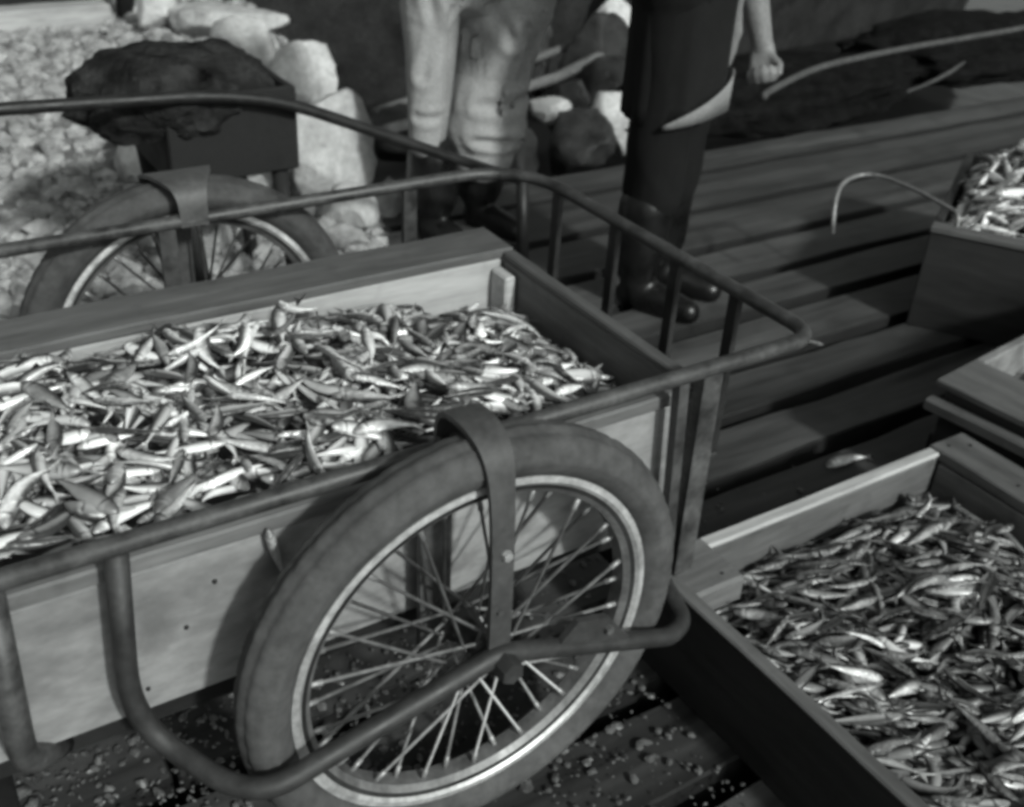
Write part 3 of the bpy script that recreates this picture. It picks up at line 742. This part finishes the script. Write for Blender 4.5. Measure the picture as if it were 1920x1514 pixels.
def cloth(name, par, chains, mat, wrinkle, wscale, voxel=0.010, wdir=(1, 1, 1), smooth=3, creases=()):
    return link(name, blob_mesh(chains, voxel, smooth, wrinkle, wscale, wdir, creases), mat, par, smooth=True)
def boots(par, hips, top, rad, s=1.0):
    for sx in (-1, 1):
        x = sx * hips * 1.15
        bch = [[((x, .012, top), rad), ((x, .014, top * .55), rad * .98), ((x, .012, .10), .052), ((x, .0, .052), .050)],
               [((x, .03, .040), .040), ((x * 1.03, -.06, .045), .046), ((x * 1.1, -.15, .034), .036)]]
        cloth('boot', par, bch, M['boot'], 0.004, 14, 0.009)
def hair(par, s=1.0):
    cloth('hair', par, [[((0, .03, 1.55 * s), .088), ((0, .05, 1.50 * s), .078)], [((0, -.03, 1.585 * s), .055), ((0, .03, 1.57 * s), .07)]], M['hair'], 0.006, 30, 0.008)

# first person: pale baggy rolled trousers and black boots, standing beyond the far corner of the cart
p1 = person((1.05, 1.87, 0), R(12), 1.62, 0.095, arm_l=[(.24, .05, 1.08), (.20, -.13, 1.02), (.14, -.18, 1.06)], arm_r=[(-.24, .05, 1.08), (-.20, -.13, 1.02), (-.14, -.18, 1.06)])
tag(p1, 'person in pale baggy rolled-up trousers and black boots behind the cart', 'person', 'people standing beyond the cart')
# legs: local x here is nearly world x
cloth('trousers', p1, [
    [((-.06, .0, .88), .15), ((.06, 0, .88), .15)],
    [((.0, .0, .95), .125), ((.0, .0, .80), .15)],
    [((-.10, .0, .82), .120), ((-.140, .0, .66), .070), ((-.145, -.01, .48), .056), ((-.138, .0, .335), .052)],
    [((.13, .0, .84), .190), ((.120, -.02, .68), .152), ((.090, -.02, .50), .120), ((.085, -.01, .40), .130), ((.085, .0, .345), .130)],
    [((.03, -.07, .66), .06), ((.10, -.09, .52), .055), ((.15, -.05, .42), .06)],
    [((.17, -.02, .86), .11), ((.17, -.05, .70), .05)],
    [((.085, .0, .31), .095), ((.080, .0, .262), .098)], [((.078, -.01, .275), .104), ((.075, -.01, .262), .102)],
    ], M['cloth_pale'], 0.030, 8, 0.007, (1, 1, 0.6), 2,
    [([(.02, -.17, .80), (.12, -.17, .735), (.22, -.10, .70)], .018, .011), ([(-.02, -.14, .72), (.05, -.155, .63)], .018, .012),
     ([(.09, -.16, .66), (.125, -.15, .57), (.11, -.14, .50)], .014, .012), ([(.17, -.11, .62), (.15, -.13, .55), (.16, -.11, .48)], .014, .010),
     ([(-.03, -.10, .44), (.08, -.14, .43), (.19, -.09, .45)], .016, .008), ([(-.04, -.09, .33), (.07, -.13, .318), (.20, -.06, .335)], .013, .012),
     ([(-.20, -.06, .80), (-.17, -.09, .66), (-.19, -.05, .54)], .015, .008), ([(-.12, -.09, .74), (-.12, -.09, .60), (-.11, -.07, .46)], .014, .008),
     ([(-.19, -.03, .42), (-.13, -.075, .41), (-.07, -.04, .43)], .012, .006)])
cloth('jacket', p1, [[((0, 0, .92), .155), ((0, 0, 1.12), .15), ((0, .01, 1.29), .13)], [((-.16, .01, 1.31), .075), ((.16, .01, 1.31), .075)],
    [((-.18, .01, 1.31), .072), ((-.24, .05, 1.08), .06), ((-.21, -.09, 1.03), .048)], [((.18, .01, 1.31), .072), ((.24, .05, 1.08), .06), ((.21, -.09, 1.03), .048)]], M['cloth_dark'], 0.012, 10)
boots(p1, 0.085, 0.27, 0.082); hair(p1)

# second person: long dark apron over dark trousers and rubber boots, a hand on a rope
p2 = person((1.315, 1.225, 0), R(28), 1.60, 0.065, arm_l=[(.285, -.02, .97), (.292, -.125, .675), (.245, -.16, .58)], arm_r=[(-.23, .06, 1.09), (-.19, -.13, 1.16), (-.13, -.17, 1.22)], grip=True)
tag(p2, 'person in a long dark skirt with pale hem and black boots, holding a rope', 'person', 'people standing beyond the cart')
def skirt():
    bm = bmesh.new(); rows = []
    N = 64
    for k, (z, rx, ry) in enumerate([(.535, .146, .125), (.58, .146, .126), (.66, .146, .126), (.76, .146, .127), (.87, .148, .128), (.96, .142, .122), (1.02, .13, .112)]):
        row = []
        for i in range(N):
            a = 2 * PI * i / N
            f = 1 + (0.05 * math.sin(a * 7 + 0.6 * z) + 0.03 * math.sin(a * 13 + 2)) * (1.05 - z) * 1.6
            zz = z + (0.045 * max(0, -math.sin(a)) if k == 0 else 0.02 * max(0, -math.sin(a)) if k == 1 else 0)
            row.append(bm.verts.new((rx * f * math.cos(a), ry * f * math.sin(a), zz)))
        rows.append(row)
    for a_, b_ in zip(rows[:-1], rows[1:]):
        for i in range(N):
            bm.faces.new((a_[i], a_[(i + 1) % N], b_[(i + 1) % N], b_[i]))
    o = link('skirt', mesh_from(bm), M['cloth_dark'], p2, smooth=True)
    sd = o.modifiers.new('t', 'SOLIDIFY'); sd.thickness = 0.004
    # turned-up hem that shows its pale lining, widening towards one side, with a loose upright fold
    bm = bmesh.new(); low = []; top = []
    n = 30
    for i in range(n + 1):
        u = i / n; a = R(196) + u * R(138)
        f = 1.04 + 0.02 * math.sin(u * 9) + 0.9 * max(0, u - .80)
        h = 0.012 + 0.088 * min(1, u * 1.3)
        x, y = .152 * f * math.cos(a), .132 * f * math.sin(a)
        z0 = .524 + .045 * max(0, -math.sin(a)) - .01 * u
        low.append(bm.verts.new((x, y, z0))); top.append(bm.verts.new((x * 1.015, y * 1.015, z0 + h)))
    for i in range(n): bm.faces.new((low[i], low[i + 1], top[i + 1], top[i]))
    o = link('hem', mesh_from(bm), M['lining'], p2, smooth=True)
    sd = o.modifiers.new('t', 'SOLIDIFY'); sd.thickness = 0.004; sd.offset = 1
    cloth('apron_fold', p2, [[((.205, -.060, .64), .014), ((.212, -.065, .72), .022), ((.205, -.06, .80), .020), ((.19, -.05, .95), .015)]], M['lining'], 0.008, 22, 0.006)
skirt()
cloth('trousers', p2, [[((-.05, 0, .86), .112), ((.05, 0, .86), .112)], [((-.06, .0, .82), .090), ((-.062, .0, .60), .086), ((-.060, .005, .33), .080)], [((.06, .0, .82), .090), ((.062, .0, .60), .086), ((.060, .005, .33), .080)]], M['cloth_dark'], 0.007, 12)
cloth('jacket', p2, [[((0, 0, .96), .135), ((0, 0, 1.12), .14), ((0, .01, 1.27), .125)], [((-.16, .01, 1.29), .07), ((.16, .01, 1.29), .07)],
    [((-.18, .01, 1.29), .068), ((-.215, .03, 1.03), .056)], [((.18, .01, 1.29), .068), ((.28, -.01, 1.08), .052)]], M['cloth_dark'], 0.010, 11)
boots(p2, 0.066, 0.30, 0.074); hair(p2, 0.988)

# rope running from the hand away to the right
hp = Matrix.Translation((1.315, 1.225, 0)) @ Matrix.Rotation(R(28), 4, 'Z') @ Vector((.240, -.163, .565))
o = tube('rope', None, M['rope'], rounded([hp + Vector((-.012, -.02, .0)), hp, (1.86, 1.28, .585), (2.10, 1.36, .572), (2.55, 1.5, .54), (3.11, 1.5, .556), (3.6, 1.55, .56), (4.6, 1.6, .50)], .15), 0.010, 8)
tag(o, 'thin pale rope running from the hand towards the top right corner', 'rope')

# ------------------------------------------------------------------ fish
def fish_arrays(bend, curl, tone, slim=1.0):
    """a small silver fish, length 1 along x, back towards +y, lying on its side (thin in z); bend = drape in z, curl = in the plane"""
    n, m = 13, 8
    ts = np.array([0, .05, .12, .18, .205, .24, .35, .48, .60, .72, .84, .93, 1.0])
    hgt = np.interp(ts, [0, .06, .18, .35, .55, .75, .9, 1], [.014, .056, .086, .100, .092, .058, .027, .020]) * slim
    thk = np.interp(ts, [0, .06, .18, .35, .55, .75, .9, 1], [.012, .038, .056, .056, .047, .029, .013, .006]) * slim
    hgt[4] *= .96; thk[4] *= .88
    V = []; K = []; F = []
    for i, t_ in enumerate(ts):
        for j in range(m):
            a = 2 * PI * j / m
            y = hgt[i] * math.cos(a); z = thk[i] * math.sin(a)
            k = 0.5 - 0.5 * math.cos(a)
            if t_ < .15: k = .22 + .25 * k
            elif 3 < i < 5: k *= .45
            V.append((t_ * .84 - .5, y, z)); K.append(k)
    for i in range(n - 1):
        for j in range(m):
            F.append((i * m + j, (i + 1) * m + j, (i + 1) * m + (j + 1) % m, i * m + (j + 1) % m))
    F.append(tuple(range(m))); F.append(tuple((n - 1) * m + j for j in range(m))[::-1])
    b0 = len(V)
    for x, y, z in [(.32, .016, .005), (.32, -.016, .005), (.51, .12, .018), (.42, 0, .004), (.51, -.12, -.014), (.32, .016, -.005), (.32, -.016, -.005)]:
        V.append((x, y, z)); K.append(.42)
    F += [(b0, b0 + 3, b0 + 2), (b0, b0 + 1, b0 + 3), (b0 + 1, b0 + 4, b0 + 3), (b0 + 5, b0 + 2, b0 + 3), (b0 + 5, b0 + 3, b0 + 6), (b0 + 6, b0 + 3, b0 + 4)]
    c0 = len(V)
    for x, y, z in [(-.08, .085, 0), (.06, .075, 0), (.03, .135, .004)]: V.append((x, y * slim, z)); K.append(.30)   # dorsal fin
    F += [(c0, c0 + 1, c0 + 2), (c0 + 2, c0 + 1, c0)]
    V = np.array(V)
    # bend about two axes
    for ax, k in ((2, bend), (1, curl)):
        if abs(k) > 1e-3:
            th = V[:, 0] * k; rad = 1.0 / k
            off = V[:, ax].copy()
            V[:, 0] = (rad - off) * np.sin(th); V[:, ax] = rad - (rad - off) * np.cos(th)
    return V, np.array(K), F, tone
variants = []; CURLED = []
fr = np.random.default_rng(3)
def family(n, tones, bmu, bsd, cmax, slims):
    ids = []
    for k in range(n):
        bend = float(fr.normal(bmu, bsd)); curl = float(fr.normal(0, 0.35)) if k % 3 else float(fr.choice([-1, 1]) * fr.uniform(.8, cmax))
        CURLED.append(abs(curl) > 0.9 or abs(bend) > 0.75)
        variants.append(fish_arrays(bend, curl, float(tones[k % len(tones)]), float(fr.uniform(*slims)))); ids.append(len(variants) - 1)
    return ids
FAM_CART = family(16, [.6, .35, .9, .5, .75, .25, .6, 1.0, .4, .7], -.2, .5, 1.5, (.85, 1.3))
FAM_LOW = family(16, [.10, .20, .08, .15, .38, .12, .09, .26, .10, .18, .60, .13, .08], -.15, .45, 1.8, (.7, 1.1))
FAM_BRIGHT = family(9, [.9, 1.0, .7, 1.0], -.2, .5, 1.9, (.9, 1.3))
def fish_mesh(var, name='fish'):
    V, K, F, tone = var
    me = bpy.data.meshes.new(name); me.from_pydata(V.tolist(), [], F)
    me.polygons.foreach_set('use_smooth', [True] * len(F))
    at = me.color_attributes.new('skin', 'FLOAT_COLOR', 'POINT')
    col = np.ones((len(V), 4), np.float32); col[:, 0] = K; col[:, 1] = tone; col[:, 2] = 0
    at.data.foreach_set('color', col.ravel())
    me.materials.append(M['fish'])
    return me
fish_me = [fish_mesh(v) for v in variants]

class Pile:
    def __init__(s, x0, x1, y0, y1, base, fam, res=0.005):
        s.fam = fam
        s.x0, s.y0, s.res = x0, y0, res
        s.nx = int((x1 - x0) / res) + 1; s.ny = int((y1 - y0) / res) + 1
        s.x1, s.y1 = x1, y1
        X, Y = np.meshgrid(x0 + np.arange(s.nx) * res, y0 + np.arange(s.ny) * res, indexing='ij')
        s.H = base(X, Y)
        s.fish = []
    def idx(s, P):
        i = np.clip(((P[:, 0] - s.x0) / s.res).astype(int), 0, s.nx - 1); j = np.clip(((P[:, 1] - s.y0) / s.res).astype(int), 0, s.ny - 1)
        return i, j
    flat = 1.0
    def drop(s, x, y, a, Ln, var, roll, lie=1):
        roll *= s.flat
        c, sn = math.cos(a), math.sin(a)
        t_ = np.linspace(-.46, .46, 15); wv = np.array([-.07, -.025, .025, .07])
        T, W = np.meshgrid(t_, wv, indexing='ij')
        P = np.stack([x + (T * c - W * sn) * Ln, y + (T * sn + W * c) * Ln], -1)
        e = P[[0, -1], 1]
        if (e[:, 0] < s.x0 - .004).any() or (e[:, 0] > s.x1 + .004).any() or (e[:, 1] < s.y0 - .004).any() or (e[:, 1] > s.y1 + .004).any(): return False
        i, j = s.idx(P.reshape(-1, 2)); h = s.H[i, j].reshape(T.shape)
        hx = np.sort(h, axis=1)[:, -2]
        ha, hb, hm = np.mean(np.sort(hx[:5])[-3:]), np.mean(np.sort(hx[-5:])[-3:]), np.mean(hx[5:10])
        slope = np.clip((hb - ha) / (.62 * Ln), -.55 * s.flat, .55 * s.flat)
        zc = max((ha + hb) / 2, hm)
        top = zc + slope * T * Ln
        th = 0.105 * Ln * (0.75 + 0.5 * abs(math.sin(roll)))
        s.H[i, j] = np.maximum(s.H[i, j], (top + th * 0.72 * (1 - (np.abs(T) * 1.5) ** 2) * (1 - (np.abs(W) * 6) ** 2)).reshape(-1))
        pitch = -math.atan(slope)
        rot = Matrix.Rotation(a, 4, 'Z') @ Matrix.Rotation(pitch, 4, 'Y') @ Matrix.Rotation(roll, 4, 'X')
        if lie < 0: rot = rot @ Matrix.Rotation(PI, 4, 'X')
        s.fish.append((Vector((x, y, zc + th * 0.40)), rot, Ln, var))
        return True
    def fill(s, n, L0, L1, dens=None, way=None):
        k = 0; tries = 0
        while k < n and tries < n * 8:
            tries += 1
            x = rng.uniform(s.x0, s.x1); y = rng.uniform(s.y0, s.y1)
            if dens is not None and rng.random() > dens(x, y): continue
            a = rng.uniform(0, 2 * PI)
            if way is not None and rng.random() < .7: a = way + rng.normal(0, .45) + (PI if rng.random() < .5 else 0)
            roll = rng.normal(0, .4) if rng.random() < .7 else rng.choice([-1, 1]) * rng.uniform(.7, 1.4)
            if s.drop(x, y, a, rng.uniform(L0, L1), s.fam[int(rng.integers(len(s.fam)))], float(roll), 1 if rng.random() < .5 else -1): k += 1

VIEW = cam.matrix_world.inverted()
FPX = 2011.38 / 1920
def in_view(p):
    q = VIEW @ p
    if q.z > -0.05: return None
    u = q.x / -q.z * FPX; v = q.y / -q.z * FPX
    return (u, v, -q.z) if abs(u) < 0.5 and abs(v) < 0.394 else None

def smoothstep(a, b, x):
    t_ = np.clip((x - a) / (b - a), 0, 1); return t_ * t_ * (3 - 2 * t_)
def cart_base(X, Y):
    top = 0.515 - 0.062 * smoothstep(0.0, 0.40, X) + 0.012 * np.sin(X * 9) * np.sin(Y * 11) + 0.016 * np.sin((Y - 0.12) / 0.5 * PI) - 0.004 * smoothstep(0.40, 0.60, Y) * smoothstep(-0.25, 0.2, X) + 0.016 * smoothstep(0.35, 0.55, Y) * smoothstep(0.0, -0.4, X)
    top += 0.030 * smoothstep(0.30, 0.12, Y) * smoothstep(0.35, 0.05, X) + 0.010 * np.sin(X * 23 + 2) * np.sin(Y * 19)
    return top - 0.012
pile1 = Pile(-1.05, 0.422, 0.118, 0.624, cart_base, FAM_CART)
pile1.flat = 0.65
pile1.fill(1400, 0.075, 0.120)
def trayC_base(X, Y):
    return 0.104 + 0.006 * np.sin(X * 10 + 1) * np.sin(Y * 13) - 0.03 * smoothstep(-0.02, 0.09, Y) + 0.055 * smoothstep(0.58, 0.44, X) * smoothstep(0.0, -0.15, Y)
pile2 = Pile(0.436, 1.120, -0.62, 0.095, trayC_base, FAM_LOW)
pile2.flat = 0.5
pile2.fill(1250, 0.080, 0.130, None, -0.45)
def trayB_base(X, Y): return 0.185 + 0 * X
pile3 = Pile(1.44, 1.80, -0.10, 0.235, trayB_base, FAM_CART)
pile3.fill(110, 0.085, 0.11)
RA = Matrix.Translation((1.865, 0.760, 0)) @ Matrix.Rotation(R(31), 4, 'Z')
def trayA_base(X, Y):
    d = np.sqrt(((X - 0.40) / 0.36) ** 2 + ((Y + 0.27) / 0.27) ** 2)
    return 0.245 + 0.14 * smoothstep(1.05, 0.1, d)
pileA = Pile(0.05, 0.72, -0.53, -0.03, trayA_base, FAM_BRIGHT)
pileA.fill(420, 0.125, 0.160, lambda x, y: 1.0)
pileA.fish = [(RA @ p, Matrix.Rotation(R(31), 4, 'Z') @ r_, l, v) for p, r_, l, v in pileA.fish]

def look(var):
    V, K, F, tone = variants[var]
    return ('bright ' if tone > 0.68 else 'dark ' if tone < 0.34 else 'grey ') + ('curled fish' if CURLED[var] else 'fish')
def way(rt):
    d = rt @ Vector((1, 0, 0))
    return ' lengthwise' if abs(d.x) > .88 else ' crosswise' if abs(d.x) < .5 else ' slantwise'
def zone1(p, var, rt):
    w = look(var)
    if p.x > 0.27: z = 'against the right end board' if p.y < 0.40 else 'below the pale corner post'
    elif p.x > 0.08: z = 'just behind the wheel strap' if p.y < 0.34 else 'under the pale far board, right part'
    elif p.x > -0.12: z = 'behind the top of the tyre' if p.y < 0.34 else 'under the pale far board, middle part'
    elif p.x > -0.30: z = 'by the near rail, left of tyre' if p.y < 0.34 else 'left of centre, by far board'
    else: z = 'in its left near corner' if p.y < 0.34 else 'at left, by the far board'
    return w + ' lying' + way(rt) + ' in the handcart crate, ' + z
def zone2(p, var, rt):
    w = look(var)
    if p.y > -0.05: z = 'by its corner block' if p.x < 0.62 else 'along its back board' if p.x < 0.88 else 'in the far right corner'
    elif p.y > -0.20: z = 'by the left board' if p.x < 0.62 else 'in the middle' if p.x < 0.85 else 'by the wide right board'
    else: z = 'at the near end, left part' if p.x < 0.60 else 'at the near end, right part'
    return w + ' lying' + way(rt) + ' in the bottom right crate, ' + z
stuff = []
def emit(pile, keep, zone, group):
    """the topmost fish in view become things, the rest go to the joined mass"""
    order = pile.fish[::-1]; n = 0
    for p, rt, Ln, var in order:
        if n < keep and in_view(p) is not None:
            o = bpy.data.objects.new('fish', fish_me[var]); C.objects.link(o)
            o.matrix_world = Matrix.Translation(p) @ rt @ Matrix.Diagonal((Ln, Ln, Ln, 1))
            tag(o, zone(p, var, rt), 'fish', group); n += 1
        else:
            stuff.append((p, rt, Ln, var))
    return n
emit(pile1, 150, zone1, 'silver fish heaped in the handcart crate')
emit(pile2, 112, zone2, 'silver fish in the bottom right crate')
emit(pile3, 6, lambda p, var, rt: 'small ' + look(var) + ' in the crate at the right edge behind the bottom right crate', 'silver fish in the right edge crate')
emit(pileA, 24, lambda p, var, rt: look(var) + (' low' if p.z < .37 else ' high') + ' in the mound on the dark crate at the upper right', 'bright fish heaped on the upper right crate')
# single fish lying about on the planks or over an edge
def lone(x, y, z, a, Ln, var, label, tilt=0.0, roll=0.0):
    o = bpy.data.objects.new('fish', fish_me[var]); C.objects.link(o)
    o.matrix_world = Matrix.Translation((x, y, z)) @ Matrix.Rotation(a, 4, 'Z') @ Matrix.Rotation(tilt, 4, 'Y') @ Matrix.Rotation(roll, 4, 'X') @ Matrix.Diagonal((Ln, Ln, Ln, 1))
    tag(o, label, 'fish')
lone(1.195, 0.346, 0.016, R(-12), 0.13, 4, 'single fish lying alone on the dark planks behind the bottom right crate')
lone(0.55, 0.30, 0.311, R(30), 0.09, 7, 'single fish lying on the dark boards at the front of the handcart')
lone(0.98, 1.06, 0.016, R(60), 0.11, 2, 'single fish lying on the planks between the crate end and the front rail')
lone(-0.225, 0.082, 0.49, R(20), 0.10, 5, 'single fish hanging over the near side of the handcart crate', R(78), R(30))
lone(1.52, 0.80, 0.016, R(100), 0.09, 9, 'single fish lying on the planks right of the front rail corner')
# everything beneath and beyond: one mass
V = []; F = []; COL = []; off = 0
for p, rt, Ln, var in stuff:
    v, K, f, tone = variants[var]
    m3 = np.array(rt.to_3x3()) * Ln
    V.append(v @ m3.T + np.array(p))
    tn = float(np.clip(tone + rng.normal(0, .12), 0, 1))
    c_ = np.ones((len(v), 4), np.float32); c_[:, 0] = K; c_[:, 1] = tn; COL.append(c_)
    F += [tuple(i + off for i in q) for q in f]; off += len(v)
me = bpy.data.meshes.new('fish_mass'); me.from_pydata(np.concatenate(V).tolist(), [], F)
me.polygons.foreach_set('use_smooth', [True] * len(F))
at = me.color_attributes.new('skin', 'FLOAT_COLOR', 'POINT'); at.data.foreach_set('color', np.concatenate(COL).ravel())
me.materials.append(M['fish'])
o = link('fish_mass', me, None); tag(o, 'mass of small silver fish lying beneath the topmost ones in every crate', None, kind='stuff')
